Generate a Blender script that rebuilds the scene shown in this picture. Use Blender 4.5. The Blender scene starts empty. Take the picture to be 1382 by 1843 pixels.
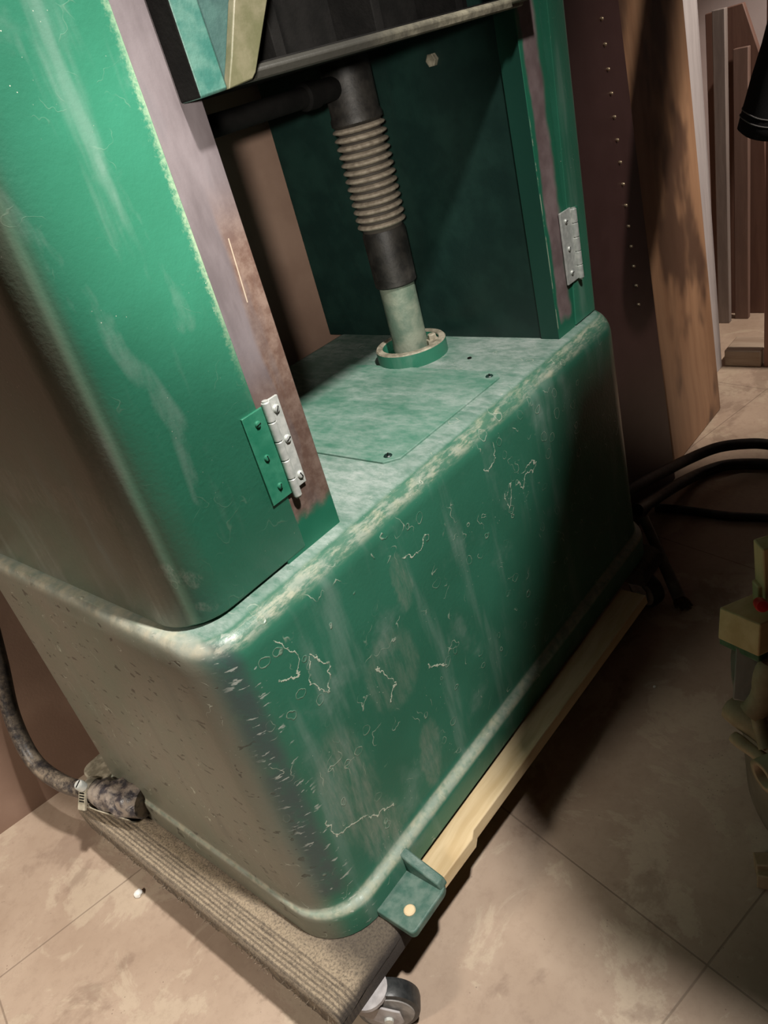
import bpy, bmesh, math, random
from mathutils import Vector, Matrix, noise
random.seed(7)
PI = math.pi
S = bpy.context.scene
COL = S.collection

# ------------------------------------------------------------------ camera
cam_d = bpy.data.cameras.new('camera')
cam_d.sensor_fit = 'VERTICAL'
cam_d.sensor_height = 36.0
cam_d.lens = 1391.39 / 1843 * 36
cam_d.clip_start = 0.02
cam = bpy.data.objects.new('camera', cam_d)
COL.objects.link(cam)
Rr = ((0.6108829, -0.7536312, -0.2426151), (-0.5284674, -0.1599617, -0.8337472), (0.5895289, 0.6375361, -0.4959874))
m = Matrix.Identity(4)
for i in range(3):
    m[i][0] = Rr[0][i]; m[i][1] = -Rr[1][i]; m[i][2] = -Rr[2][i]
m[0][3], m[1][3], m[2][3] = -0.2060, -0.4681, 0.7327
cam.matrix_world = m
S.camera = cam

# ------------------------------------------------------------------ view, world, lights
S.view_settings.view_transform = 'Standard'
S.view_settings.look = 'None'
S.view_settings.gamma = 1.0
S.view_settings.exposure = 0.0
S.view_settings.use_curve_mapping = False
wd = bpy.data.worlds.new('world'); S.world = wd; wd.use_nodes = True
wd.node_tree.nodes['Background'].inputs[0].default_value = (0.9, 0.8, 0.72, 1)
wd.node_tree.nodes['Background'].inputs[1].default_value = 0.007

def spot(name, loc, aim, watts, angle, blend, size, color):
    d = bpy.data.lights.new(name, 'SPOT')
    d.energy = watts; d.spot_size = math.radians(angle); d.spot_blend = blend
    d.shadow_soft_size = size; d.color = color
    o = bpy.data.objects.new(name, d); COL.objects.link(o)
    o.location = loc
    o.rotation_euler = (Vector(aim) - Vector(loc)).to_track_quat('-Z', 'Y').to_euler()
    return o

# clamp lamp above and in front of the machine
spot('work_lamp', (0.12, -0.62, 1.62), (-0.03, 0.20, 0.36), 165, 84, 1.0, 0.04, (1.0, 0.95, 0.89))
# hand lamp held low beside the photographer
spot('hand_lamp', (-0.30, -0.52, 0.78), (0.62, 0.40, 0.60), 48, 30, 1.0, 0.02, (1.0, 0.93, 0.84))
# added fill at the left, brightening the machine's left sides
spot('side_fill', (-1.10, 0.30, 1.00), (-0.10, 0.33, 0.05), 60, 46, 1.0, 0.12, (1.0, 0.90, 0.78))
# lamp over the far right-hand corner
spot('corner_lamp', (1.75, -0.75, 1.75), (1.85, 0.20, 0.10), 130, 42, 0.5, 0.05, (1.0, 0.87, 0.76))

# added fill spot brightening the panel and plank at the right
spot('board_fill', (0.95, -0.95, 1.45), (1.20, 0.13, 0.46), 46, 30, 1.0, 0.04, (1.0, 0.87, 0.76))

ZF = -0.135

# ------------------------------------------------------------------ node helpers
class G:
    """tiny wrapper for building a node graph"""
    def __init__(s, name):
        s.m = bpy.data.materials.new(name); s.m.use_nodes = True
        s.t = s.m.node_tree; s.N = s.t.nodes; s.L = s.t.links
        s.b = s.N['Principled BSDF']
        s.co = s.N.new('ShaderNodeTexCoord').outputs['Object']
    def put(s, sock, v):
        if isinstance(v, bpy.types.NodeSocket): s.L.new(v, sock)
        elif isinstance(v, (tuple, list)) and len(v) == 3 and sock.type == 'RGBA': sock.default_value = (*v, 1)
        else: sock.default_value = v
    def mt(s, op, a, b=0.0, c=0.0, clamp=False):
        n = s.N.new('ShaderNodeMath'); n.operation = op; n.use_clamp = clamp
        s.put(n.inputs[0], a); s.put(n.inputs[1], b); s.put(n.inputs[2], c)
        return n.outputs[0]
    def mul(s, a, b): return s.mt('MULTIPLY', a, b)
    def add(s, a, b): return s.mt('ADD', a, b)
    def sub(s, a, b): return s.mt('SUBTRACT', a, b)
    def mx(s, a, b): return s.mt('MAXIMUM', a, b)
    def rng(s, v, a, b, c=0.0, d=1.0, smooth=True):
        n = s.N.new('ShaderNodeMapRange'); n.clamp = True
        n.interpolation_type = 'SMOOTHSTEP' if smooth else 'LINEAR'
        s.put(n.inputs['Value'], v)
        n.inputs['From Min'].default_value = a; n.inputs['From Max'].default_value = b
        n.inputs['To Min'].default_value = c; n.inputs['To Max'].default_value = d
        return n.outputs['Result']
    def scale(s, v, sc, loc=(0, 0, 0), rot=(0, 0, 0)):
        n = s.N.new('ShaderNodeMapping'); s.put(n.inputs[0], v)
        n.inputs['Scale'].default_value = sc; n.inputs['Location'].default_value = loc
        n.inputs['Rotation'].default_value = rot
        return n.outputs[0]
    def noise(s, sc, det=3.0, rough=0.55, v=None, dist=0.0):
        n = s.N.new('ShaderNodeTexNoise'); s.put(n.inputs['Vector'], v or s.co)
        n.inputs['Scale'].default_value = sc; n.inputs['Detail'].default_value = det
        n.inputs['Roughness'].default_value = rough; n.inputs['Distortion'].default_value = dist
        return n.outputs['Fac']
    def noisec(s, sc, det=2.0, v=None):
        n = s.N.new('ShaderNodeTexNoise'); s.put(n.inputs['Vector'], v or s.co)
        n.inputs['Scale'].default_value = sc; n.inputs['Detail'].default_value = det
        return n.outputs['Color']
    def voro(s, sc, v=None, feat='F1'):
        n = s.N.new('ShaderNodeTexVoronoi'); s.put(n.inputs['Vector'], v or s.co)
        n.feature = feat; n.inputs['Scale'].default_value = sc
        return n.outputs
    def warp(s, amt, sc, v=None):
        """coordinates pushed about by noise"""
        c = s.noisec(sc, 2.0, v)
        a = s.N.new('ShaderNodeVectorMath'); a.operation = 'SUBTRACT'; s.put(a.inputs[0], c); a.inputs[1].default_value = (.5, .5, .5)
        b = s.N.new('ShaderNodeVectorMath'); b.operation = 'SCALE'; s.put(b.inputs[0], a.outputs[0]); b.inputs['Scale'].default_value = amt
        d = s.N.new('ShaderNodeVectorMath'); d.operation = 'ADD'; s.put(d.inputs[0], v or s.co); s.put(d.inputs[1], b.outputs[0])
        return d.outputs[0]
    def xyz(s, v=None):
        n = s.N.new('ShaderNodeSeparateXYZ'); s.put(n.inputs[0], v or s.co); return n.outputs
    def norm(s):
        n = s.N.new('ShaderNodeNewGeometry'); return s.xyz(n.outputs['Normal'])
    def mix(s, f, a, b):
        n = s.N.new('ShaderNodeMix'); n.data_type = 'RGBA'
        s.put(n.inputs[0], f); s.put(n.inputs[6], a); s.put(n.inputs[7], b)
        return n.outputs[2]
    def ramp(s, f, stops):
        n = s.N.new('ShaderNodeValToRGB'); s.put(n.inputs[0], f)
        e = n.color_ramp.elements
        while len(e) < len(stops): e.new(0.5)
        for k, (p, c) in enumerate(stops): e[k].position = p; e[k].color = (*c, 1)
        return n.outputs[0]
    def bump(s, h, strength=0.4, dist=0.002):
        n = s.N.new('ShaderNodeBump'); n.inputs['Strength'].default_value = strength
        n.inputs['Distance'].default_value = dist; s.put(n.inputs['Height'], h)
        s.L.new(n.outputs[0], s.b.inputs['Normal'])
    def seg(s, u, w, pts, width):
        """soft line through pts measured in the plane of the two coordinates u, w"""
        best = None
        for (ax, az), (bx, bz) in zip(pts[:-1], pts[1:]):
            dx, dz = bx - ax, bz - az; L2 = dx * dx + dz * dz
            px = s.sub(u, ax); pz = s.sub(w, az)
            t = s.mt('DIVIDE', s.add(s.mul(px, dx), s.mul(pz, dz)), L2, clamp=True)
            ex = s.sub(px, s.mul(t, dx)); ez = s.sub(pz, s.mul(t, dz))
            d = s.mt('SQRT', s.add(s.mul(ex, ex), s.mul(ez, ez)))
            best = d if best is None else s.mt('MINIMUM', best, d)
        return s.rng(best, width * 0.45, width, 1.0, 0.0)
    def out(s, col, rough=0.5, metal=0.0, spec=None, coat=0.0):
        s.put(s.b.inputs['Base Color'], col); s.put(s.b.inputs['Roughness'], rough)
        s.put(s.b.inputs['Metallic'], metal)
        if spec is not None: s.put(s.b.inputs['Specular IOR Level'], spec)
        if coat: s.b.inputs['Coat Weight'].default_value = coat; s.b.inputs['Coat Roughness'].default_value = 0.25
        return s.m

def plain(name, c1, c2, rough=0.5, metal=0.0, sc=40, bump=0.2, bsc=250, spec=None):
    g = G(name)
    c = g.mix(g.rng(g.noise(sc, 4), 0.35, 0.68), c1, c2)
    g.bump(g.noise(bsc, 4), bump, 0.0015)
    return g.out(c, rough, metal, spec)

GREEN = (0.014, 0.140, 0.080)
GREEN2 = (0.020, 0.172, 0.102)
DUST = (0.38, 0.43, 0.40)
CREAM = (0.62, 0.55, 0.40)

def green_paint(name, kind):
    g = G(name)
    X, Y, Z = g.xyz()
    nx, ny, nz = g.norm()
    k = 0.80 if kind == 'base' else 1.0  # base green darkened: weaker light there is put into the colour
    col = g.mix(g.rng(g.noise(9, 3), 0.3, 0.7), tuple(q * k for q in GREEN), tuple(q * k for q in GREEN2))
    fine = g.noise(240, 3)
    streak = g.noise(1, 4, v=g.scale(g.co, (34, 34, 5)))
    cloud = g.noise(11, 5, 0.62)
    # a general film of sawdust, in downward streaks
    film = g.add(g.mul(g.rng(streak, 0.52, 0.75), 0.18), 0.045 if kind == 'base' else 0.035)
    film = g.add(film, g.mul(g.rng(cloud, 0.55, 0.8), 0.25))
    speck = g.rng(g.voro(190)[0], 0.09, 0.05)
    speck = g.mul(speck, g.rng(g.noise(14, 2), 0.52, 0.66))
    wl = g.warp(0.012, 70)
    line = g.rng(g.mt('ABSOLUTE', g.sub(g.noise(42, 1.0, 0.4, v=wl), 0.5)), 0.0, 0.010, 1, 0)
    line = g.mul(line, g.rng(g.noise(36, 1, v=g.scale(g.co, (1, 1, 1), (3, 1, 2))), 0.60, 0.70))
    mark = g.mul(line, 0.75 if kind == 'base' else 0.13)
    h = g.mul(fine, 0.5)
    if kind == 'base':
        # lifted paint: outlines of blisters on the front
        vo = g.voro(52, g.warp(0.012, 60))
        cellrand = g.xyz(vo[1])[0]
        rad = g.add(0.12, g.mul(g.xyz(vo[1])[1], 0.25))
        ring = g.rng(g.mt('ABSOLUTE', g.sub(vo[0], rad)), 0.0, 0.040, 1, 0)
        ring = g.mul(ring, g.rng(cellrand, 0.70, 0.74))
        ring = g.mul(ring, g.rng(g.noise(8, 2), 0.44, 0.56))
        front = g.rng(ny, -0.75, -0.9)
        mark = g.mx(mark, g.mul(ring, g.rng(g.noise(120, 2), 0.35, 0.65, 0.1, 0.7)))
        u, w = X, Z
        wu = g.xyz(g.warp(0.010, 150, g.warp(0.012, 55)))
        polys = [([(0.046, 0.118), (0.050, 0.090), (0.062, 0.084), (0.082, 0.080), (0.095, 0.066), (0.128, 0.048)], 0.0030),
                 ([(0.233, 0.158), (0.262, 0.135)], 0.0026),
                 ([(0.431, 0.330), (0.430, 0.311), (0.412, 0.305), (0.404, 0.311)], 0.0022),
                 ([(0.286, 0.300), (0.270, 0.288), (0.246, 0.300)], 0.0020),
                 ([(0.166, 0.215), (0.186, 0.178), (0.170, 0.165)], 0.0022),
                 ([(0.432, 0.262), (0.436, 0.238), (0.446, 0.248), (0.450, 0.268), (0.436, 0.258)], 0.0022),
                 ([(0.462, 0.262), (0.470, 0.244), (0.482, 0.262), (0.496, 0.254), (0.508, 0.262), (0.498, 0.270), (0.478, 0.266)], 0.0022),
                 ([(0.072, 0.330), (0.090, 0.300), (0.078, 0.282), (0.060, 0.292)], 0.0020),
                 ([(0.100, 0.290), (0.118, 0.262), (0.104, 0.240), (0.090, 0.262), (0.098, 0.288)], 0.0020)]
        own = None
        for pts, wd_ in polys:
            q = g.seg(wu[0], wu[2], pts, wd_ * 0.42)
            own = q if own is None else g.mx(own, q)
        own = g.mul(g.mul(own, front), g.rng(g.noise(90, 3), 0.36, 0.50, 0.15, 1.0))
        # rubbed dusty patches low on the front
        def patch(cx, cz, rx, rz, rot=0.0, sharp=0.45):
            c_, s_ = math.cos(rot), math.sin(rot)
            a = g.sub(wu[0], cx); b = g.sub(wu[2], cz)
            p = g.mul(g.add(g.mul(a, c_), g.mul(b, s_)), 1 / rx)
            q = g.mul(g.sub(g.mul(b, c_), g.mul(a, s_)), 1 / rz)
            return g.mul(g.rng(g.add(g.mul(p, p), g.mul(q, q)), 1.0, sharp), front)
        rub = g.mul(g.rng(g.noise(1, 5, 0.7, v=g.scale(g.co, (150, 150, 30))), 0.25, 0.75), 0.72)
        pz = g.mx(patch(0.084, 0.125, 0.044, 0.092, 0.0, 0.1), patch(0.104, 0.035, 0.036, 0.062, 0.2, 0.2))
        pz = g.mx(pz, g.mul(patch(0.200, 0.055, 0.022, 0.050, -0.2), 0.8))
        pz = g.mx(pz, g.mul(patch(0.187, 0.195, 0.045, 0.055), 0.5))
        pz = g.mx(pz, g.mul(patch(0.235, 0.275, 0.016, 0.040), 0.7))
        smear = g.mul(pz, rub)
        col = g.mix(smear, col, (0.20, 0.235, 0.185))
        # worn, dust-packed top edge
        edge = g.mul(g.rng(nz, 0.30, 0.60), g.rng(nz, 0.985, 0.86))
        edge = g.mul(edge, g.rng(Z, 0.3, 0.33))
        edge = g.mul(edge, g.rng(Y, 0.06, 0.035))
        edgel = g.mul(g.mul(g.rng(Z, 0.338, 0.350), g.rng(X, 0.03, 0.02)), g.rng(nz, 0.3, 0.7))
        edge = g.mul(edge, g.rng(g.noise(1, 6, 0.75, v=g.scale(g.co, (30, 110, 110))), 0.42, 0.62, 0.10, 0.75))
        edge = g.mx(edge, g.mul(edgel, g.rng(g.noise(40, 5, 0.7), 0.3, 0.6, 0.5, 0.9)))
        bead = g.mul(g.rng(g.mt('ABSOLUTE', g.sub(Z, 0.0015)), 0.0095, 0.006), g.rng(nz, 0.2, 0.6))
        edge = g.mx(edge, g.mul(bead, g.rng(g.noise(150, 3), 0.2, 0.6, 0.35, 0.7)))
        top = g.mul(g.rng(nz, 0.90, 0.99), g.rng(Z, 0.3, 0.35))
        topd = g.mul(top, g.rng(g.noise(1, 5, 0.65, v=g.scale(g.co, (20, 7, 20))), 0.25, 0.75, 0.30, 0.85))
        topd = g.mul(topd, g.rng(g.noise(1, 6, 0.8, v=g.scale(g.co, (110, 45, 110))), 0.30, 0.68, 0.45, 1.15))
        film = g.mx(film, topd)
        col = g.mix(film, col, DUST)
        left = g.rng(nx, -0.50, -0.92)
        col = g.mix(g.mul(left, g.rng(cloud, 0.2, 0.7, 0.72, 0.92)), col, (0.165, 0.145, 0.112))  # brown left side: dust, and a grazing reflection painted in
        darkrefl = g.mul(g.mul(g.rng(nx, -0.16, -0.45), g.rng(nx, -0.92, -0.60)), g.rng(g.noise(30, 5, 0.7), 0.25, 0.55, 0.35, 0.8))
        darkrefl = g.mul(darkrefl, g.rng(Z, 0.012, 0.03))
        col = g.mix(darkrefl, col, (0.052, 0.066, 0.070))  # dark reflection along the rounded corner, painted into the green
        nick = g.mul(g.rng(g.noise(1, 3, 0.6, v=g.scale(g.warp(0.006, 80), (60, 60, 240))), 0.62, 0.66), g.mul(g.rng(nx, -0.02, -0.2), g.rng(nx, -0.8, -0.5)))
        col = g.mix(g.mul(nick, 0.7), col, (0.45, 0.47, 0.42))
        chip = g.mul(g.rng(g.noise(1, 2, v=g.scale(g.warp(0.01, 60), (120, 50, 120))), 0.655, 0.69), left)
        col = g.mix(g.mul(chip, 0.7), col, (0.03, 0.028, 0.022))
        ecol = g.mix(g.rng(g.noise(60, 4), 0.35, 0.75), (0.34, 0.36, 0.30), (0.55, 0.50, 0.37))
        col = g.mix(g.mul(edge, 0.85), col, ecol)
        col = g.mix(g.mul(own, 0.8), col, (0.58, 0.60, 0.48))
        h = g.add(h, g.mul(ring, 1.2))
        h = g.add(h, g.mul(own, 1.5)); h = g.sub(h, g.mul(chip, 1.5))
        rough = g.mx(g.rng(film, 0, 0.5, 0.36, 0.75), g.mul(edge, 0.85))
    else:
        if kind == 'left':
            # pale sanded edge where the paint was taped off, dust trails
            sand = g.rng(g.add(X, g.mul(g.sub(g.noise(230, 4, 0.75), 0.5), 0.018)), 0.152, 0.160)
            sand = g.mul(sand, g.rng(Z, 0.50, 0.62))
            trail = g.seg(X, Z, [(0.030, 0.72), (0.062, 0.62), (0.085, 0.53), (0.080, 0.47)], 0.013)
            trail2 = g.seg(X, Z, [(0.090, 0.80), (0.115, 0.66), (0.125, 0.60)], 0.015)
            fr = g.rng(ny, -0.6, -0.9)
            film = g.mx(film, g.mul(g.mul(g.mx(trail, g.mul(trail2, 0.7)), fr), g.rng(g.noise(1, 4, v=g.scale(g.co, (60, 60, 20))), 0.35, 0.7, 0.0, 0.20)))
            sand = g.mul(sand, g.rng(g.noise(1, 4, v=g.scale(g.co, (60, 60, 16))), 0.25, 0.55, 0.35, 0.75))
            col = g.mix(g.mul(sand, fr), col, (0.36, 0.46, 0.30))
            scuff = g.mx(g.mx(g.seg(X, Z, [(0.018, 0.495), (0.021, 0.470)], 0.006), g.seg(X, Z, [(0.030, 0.425), (0.045, 0.405)], 0.008)), g.seg(X, Z, [(0.040, 0.382), (0.050, 0.374)], 0.005))
            col = g.mix(g.mul(scuff, g.rng(g.noise(1, 5, 0.75, v=g.scale(g.co, (150, 150, 60))), 0.42, 0.66, 0.0, 0.55)), col, (0.36, 0.42, 0.34))
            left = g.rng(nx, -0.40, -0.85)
            col = g.mix(g.mul(left, g.rng(cloud, 0.2, 0.7, 0.62, 0.85)), col, (0.125, 0.108, 0.080))  # left side browned for dust and for a painted-in reflection
        if kind == 'plate':
            film = g.mx(film, g.mul(g.rng(g.noise(1, 5, 0.65, v=g.scale(g.co, (22, 8, 22))), 0.25, 0.75, 0.20, 0.66), g.rng(g.noise(1, 6, 0.8, v=g.scale(g.co, (110, 45, 110))), 0.30, 0.68, 0.45, 1.15)))
        col = g.mix(film, col, DUST)
        rough = g.rng(film, 0, 0.5, 0.34, 0.72)
    col = g.mix(g.mul(speck, 0.8), col, (0.75, 0.72, 0.6))
    col = g.mix(g.mul(mark, 0.65), col, (0.60, 0.62, 0.50))
    h = g.add(h, g.mul(mark, 1.0))
    g.bump(h, 0.35, 0.0012)
    return g.out(col, rough)

M = {}
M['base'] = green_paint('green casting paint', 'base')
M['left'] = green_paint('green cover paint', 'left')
M['green'] = green_paint('green paint', 'right')
M['plate'] = green_paint('dusty green plate paint', 'plate')
M['teal'] = plain('dusty teal paint', (0.022, 0.095, 0.076), (0.065, 0.145, 0.118), 0.5, 0, 60, 0.3)
M['lug'] = plain('dusty green lug paint', (0.040, 0.105, 0.080), (0.11, 0.17, 0.14), 0.55, 0, 70, 0.35)
M['dark_green'] = plain('dark green paint and shade', (0.007, 0.023, 0.019), (0.011, 0.034, 0.027), 0.42, 0, 25, 0.15)  # machine green darkened to paint shade on the inner column face; screws share it
M['dark_teal'] = plain('dark teal paint and shade', (0.018, 0.050, 0.045), (0.03, 0.075, 0.065), 0.6, 0, 40, 0.3)  # teal darkened as painted shade for the bracket web; also a scrap's own colour
M['olive'] = plain('olive stained paint', (0.070, 0.070, 0.034), (0.115, 0.105, 0.064), 0.55, 0, 45, 0.15)
M['black_and_shade'] = plain('black iron and shade', (0.003, 0.0028, 0.0025), (0.006, 0.0055, 0.005), 0.8, 0, 40, 0.25, spec=0.12)  # real black iron, and shade put into the table's and bracket's colour
def lip_mat():
    g = G('worn lip paint')
    X, Y, Z = g.xyz()
    w = g.mul(g.rng(X, 0.36, 0.56), g.rng(g.noise(60, 5, 0.7), 0.35, 0.65, 0.35, 1.0))
    g.bump(g.noise(150, 4), 0.3, 0.0015)
    return g.out(g.mix(w, (0.018, 0.017, 0.013), (0.24, 0.22, 0.16)), 0.6)
M['lip'] = lip_mat()
M['rubber'] = plain('black rubber', (0.010, 0.009, 0.008), (0.03, 0.027, 0.023), 0.55, 0, 60, 0.2)
M['zinc'] = plain('dull zinc', (0.50, 0.53, 0.50), (0.68, 0.70, 0.66), 0.42, 0.35, 120, 0.1)
M['zincdk'] = plain('painted hinge leaf', (0.016, 0.145, 0.083), (0.035, 0.19, 0.115), 0.45, 0, 60, 0.15)
M['dustmetal'] = plain('dusty steel', (0.20, 0.18, 0.13), (0.42, 0.38, 0.29), 0.65, 0.1, 80, 0.3)
M['tube'] = plain('dusty green steel tube', (0.10, 0.15, 0.11), (0.22, 0.25, 0.19), 0.55, 0.1, 35, 0.3)
M['palewood'] = None

def steel():
    g = G('bare machined steel')
    X, Y, Z = g.xyz()
    n1 = g.noise(1, 4, v=g.scale(g.co, (40, 40, 12)))
    mauve = g.mix(g.rng(n1, 0.3, 0.7), (0.125, 0.105, 0.110), (0.195, 0.168, 0.176))
    rust = g.mix(g.rng(g.noise(70, 5, 0.7), 0.35, 0.7), (0.13, 0.078, 0.060), (0.22, 0.155, 0.125))
    f = g.rng(g.add(X, g.mul(g.sub(n1, 0.5), 0.012)), 0.181, 0.188)
    f = g.mul(f, g.rng(Z, 0.69, 0.62))
    low = g.rng(g.add(Z, g.mul(g.sub(g.noise(30, 4), 0.5), 0.06)), 0.56, 0.48)
    f = g.mx(f, g.mul(low, 0.9))
    col = g.mix(f, mauve, rust)
    band = g.rng(g.noise(45, 3, v=g.scale(g.co, (1, 1, 0.25))), 0.55, 0.7)
    col = g.mix(g.mul(band, 0.35), col, (0.13, 0.12, 0.13))
    gcol = g.mix(g.rng(g.noise(20, 3), 0.3, 0.7), GREEN, GREEN2)
    bot = g.rng(g.add(Z, g.mul(g.sub(g.noise(70, 4), 0.5), 0.02)), 0.400, 0.386)
    col = g.mix(bot, col, gcol)
    scr = g.seg(X, Z, [(0.1905, 0.640), (0.1880, 0.590)], 0.0008)
    col = g.mix(g.mul(scr, 0.7), col, (0.55, 0.47, 0.36))
    # the inner cheek of the casting stays green
    nx, ny, nz = g.norm()
    col = g.mix(g.rng(ny, -0.5, -0.3), col, (0.010, 0.055, 0.038))
    g.bump(g.noise(300, 3), 0.1, 0.001)
    return g.out(col, 0.48, 0.25)
M['steel'] = steel()

def steel_right():
    g = G('half painted machined strip')
    X, Y, Z = g.xyz()
    nx, ny, nz = g.norm()
    gcol = g.mix(g.rng(g.noise(20, 3), 0.3, 0.7), GREEN, (0.014, 0.13, 0.075))
    bare = g.mix(g.rng(g.noise(30, 4), 0.3, 0.7), (0.14, 0.10, 0.10), (0.24, 0.185, 0.185))
    edge = g.add(X, g.mul(g.sub(g.noise(18, 3), 0.5), 0.02))
    f = g.mul(g.rng(edge, 0.664, 0.670), g.rng(edge, 0.704, 0.694))
    f = g.mul(f, g.rng(g.add(Z, g.mul(g.sub(g.noise(40, 4), 0.5), 0.03)), 0.372, 0.386))
    f = g.mul(f, g.rng(ny, -0.6, -0.9))
    col = g.mix(f, gcol, bare)
    col = g.mix(g.rng(ny, -0.5, -0.3), col, (0.010, 0.055, 0.038))  # inner cheek in darker green: its dimness is put into the colour
    worn = g.mul(g.mul(g.rng(g.sub(X, 0.6585), 0.0022, 0.001), g.rng(ny, -0.6, -0.9)), g.mul(g.rng(g.noise(50, 4), 0.42, 0.55), g.rng(Z, 0.64, 0.60)))
    col = g.mix(g.mul(worn, 0.7), col, (0.5, 0.47, 0.38))
    g.bump(g.noise(250, 3), 0.15, 0.001)
    return g.out(col, 0.45)
M['strip_right'] = steel_right()

def bellows_mat():
    g = G('dusty grey rubber')
    nx, ny, nz = g.norm()
    c = g.mix(g.rng(g.noise(120, 4), 0.3, 0.7), (0.20, 0.165, 0.125), (0.34, 0.29, 0.225))
    X, Y, Z = g.xyz()
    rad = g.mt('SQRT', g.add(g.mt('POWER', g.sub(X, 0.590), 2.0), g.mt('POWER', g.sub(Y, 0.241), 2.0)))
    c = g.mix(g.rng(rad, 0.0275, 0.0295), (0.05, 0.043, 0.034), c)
    g.bump(g.noise(300, 3), 0.3, 0.001)
    return g.out(c, 0.7)
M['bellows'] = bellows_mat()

def floor_mat():
    g = G('worn painted concrete tiles')
    v = g.scale(g.co, (1, 1, 1), rot=(0, 0, math.radians(12.2)))
    X, Y, Z = g.xyz(v)
    c = g.mix(g.rng(g.noise(5, 5, 0.6), 0.3, 0.7), (0.36, 0.265, 0.195), (0.46, 0.355, 0.27))
    pale = g.rng(g.noise(8, 8, 0.68, dist=0.5), 0.52, 0.575)
    c = g.mix(g.mul(pale, 0.5), c, (0.52, 0.43, 0.32))
    c = g.mix(g.mul(g.rng(g.noise(60, 6, 0.8), 0.45, 0.7), 0.25), c, (0.24, 0.165, 0.12))
    dark = g.rng(g.noise(7, 6, 0.65, v=g.scale(g.co, (1, 1, 1), (2.3, 5.1, 0)), dist=0.4), 0.56, 0.64)
    c = g.mix(g.mul(dark, 0.45), c, (0.19, 0.125, 0.09))
    sp = g.mul(g.rng(g.voro(120)[0], 0.12, 0.06), g.rng(g.noise(20, 2), 0.55, 0.62))
    c = g.mix(g.mul(sp, 0.6), c, (0.10, 0.065, 0.045))
    def joint(co, off, step):
        a = g.mt('ABSOLUTE', g.sub(g.mt('PINGPONG', g.sub(co, off), step / 2), 0.0))
        return g.rng(a, 0.0006, 0.0015, 1, 0)
    OX, OY = JOINTS
    j = g.mx(joint(X, OX, 0.610), joint(Y, OY, 0.610))
    c = g.mix(g.mul(j, 0.5), c, (0.11, 0.075, 0.052))
    h = g.sub(g.add(g.mul(g.noise(90, 4), 0.4), g.mul(pale, 0.25)), g.mul(j, 1.2))
    g.bump(h, 0.3, 0.002)
    return g.out(c, 0.62)
_a = math.radians(12.2)
def _rot(p): return (p[0] * math.cos(_a) - p[1] * math.sin(_a), p[0] * math.sin(_a) + p[1] * math.cos(_a))
JOINTS = (_rot((0.262, -0.10))[0], _rot((-0.10, 0.408))[1])
M['floor'] = floor_mat()

def wood(name, c1, c2, stain=None, axis='Z', sc=1.0, rough=0.6, st=(0.56, 0.66)):
    g = G(name)
    k = {'X': (4, 60, 60), 'Y': (60, 4, 60), 'Z': (60, 60, 4)}[axis]
    gr = g.noise(1, 5, 0.6, v=g.scale(g.warp(0.03, 8), tuple(q * sc for q in k)))
    c = g.mix(g.rng(gr, 0.3, 0.7), c1, c2)
    c = g.mix(g.mul(g.rng(g.noise(7, 4), 0.45, 0.75), 0.4), c, c2)
    if stain:
        kk = {'X': (0.35, 1, 1), 'Y': (1, 0.35, 1), 'Z': (1, 1, 0.35)}[axis]
        sn = g.noise(9, 3, 0.5, v=g.scale(g.co, tuple(q ** 0.6 for q in kk), (0.74, 0.3, 0.05)))
        c = g.mix(g.mul(g.rng(sn, *st), 0.85), c, stain)
    g.bump(gr, 0.25, 0.002)
    return g.out(c, rough)
M['palewood'] = wood('pale pine', (0.50, 0.36, 0.19), (0.66, 0.52, 0.32), None, 'X')
M['plank'] = wood('weathered brown board', (0.255, 0.140, 0.078), (0.335, 0.195, 0.112), (0.060, 0.032, 0.022), 'Z', rough=0.5, st=(0.48, 0.64), sc=0.5)
M['brownboard'] = wood('brown fibreboard', (0.135, 0.070, 0.052), (0.17, 0.092, 0.068), None, 'Z')
M['pinkboard'] = wood('reddish board', (0.30, 0.17, 0.135), (0.38, 0.23, 0.185), None, 'Z')
M['midboard'] = wood('mid brown board', (0.155, 0.095, 0.075), (0.20, 0.125, 0.10), None, 'Z')
M['greyboard'] = wood('grey board edge', (0.20, 0.165, 0.15), (0.27, 0.23, 0.21), None, 'Z')
M['whiteboard'] = wood('white board', (0.38, 0.35, 0.35), (0.47, 0.44, 0.44), None, 'Z')
M['offcut'] = wood('yellow pine offcut', (0.52, 0.34, 0.15), (0.66, 0.48, 0.25), None, 'X')
M['offcutz'] = wood('upright pine offcut', (0.52, 0.36, 0.16), (0.66, 0.50, 0.27), None, 'Z')
M['stick'] = wood('peeled stick', (0.30, 0.21, 0.12), (0.44, 0.32, 0.20), None, 'X')
M['blockwood'] = wood('dusty block', (0.30, 0.22, 0.16), (0.42, 0.34, 0.26), None, 'Y')
M['shelf'] = plain('dark brown laminate', (0.046, 0.020, 0.019), (0.054, 0.025, 0.024), 0.5, 0, 20, 0.05)
M['shelf'].name = 'dark laminate'
M['pin'] = plain('brass pin', (0.75, 0.62, 0.42), (0.85, 0.75, 0.55), 0.3, 0.7, 300, 0.0)
M['wall'] = plain('brown hardboard', (0.23, 0.145, 0.105), (0.29, 0.19, 0.14), 0.6, 0, 9, 0.12)
M['plaster'] = plain('pinkish white plaster', (0.62, 0.53, 0.52), (0.70, 0.62, 0.61), 0.8, 0, 8, 0.1)
M['ceiling'] = plain('dim ceiling', (0.16, 0.13, 0.11), (0.20, 0.165, 0.14), 0.9, 0, 5, 0.1)
M['cloth'] = plain('black denim', (0.010, 0.010, 0.013), (0.022, 0.022, 0.027), 0.9, 0, 900, 0.4, 1500)
M['thread'] = plain('grey thread', (0.30, 0.30, 0.31), (0.42, 0.42, 0.43), 0.8, 0, 600, 0.1)
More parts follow.
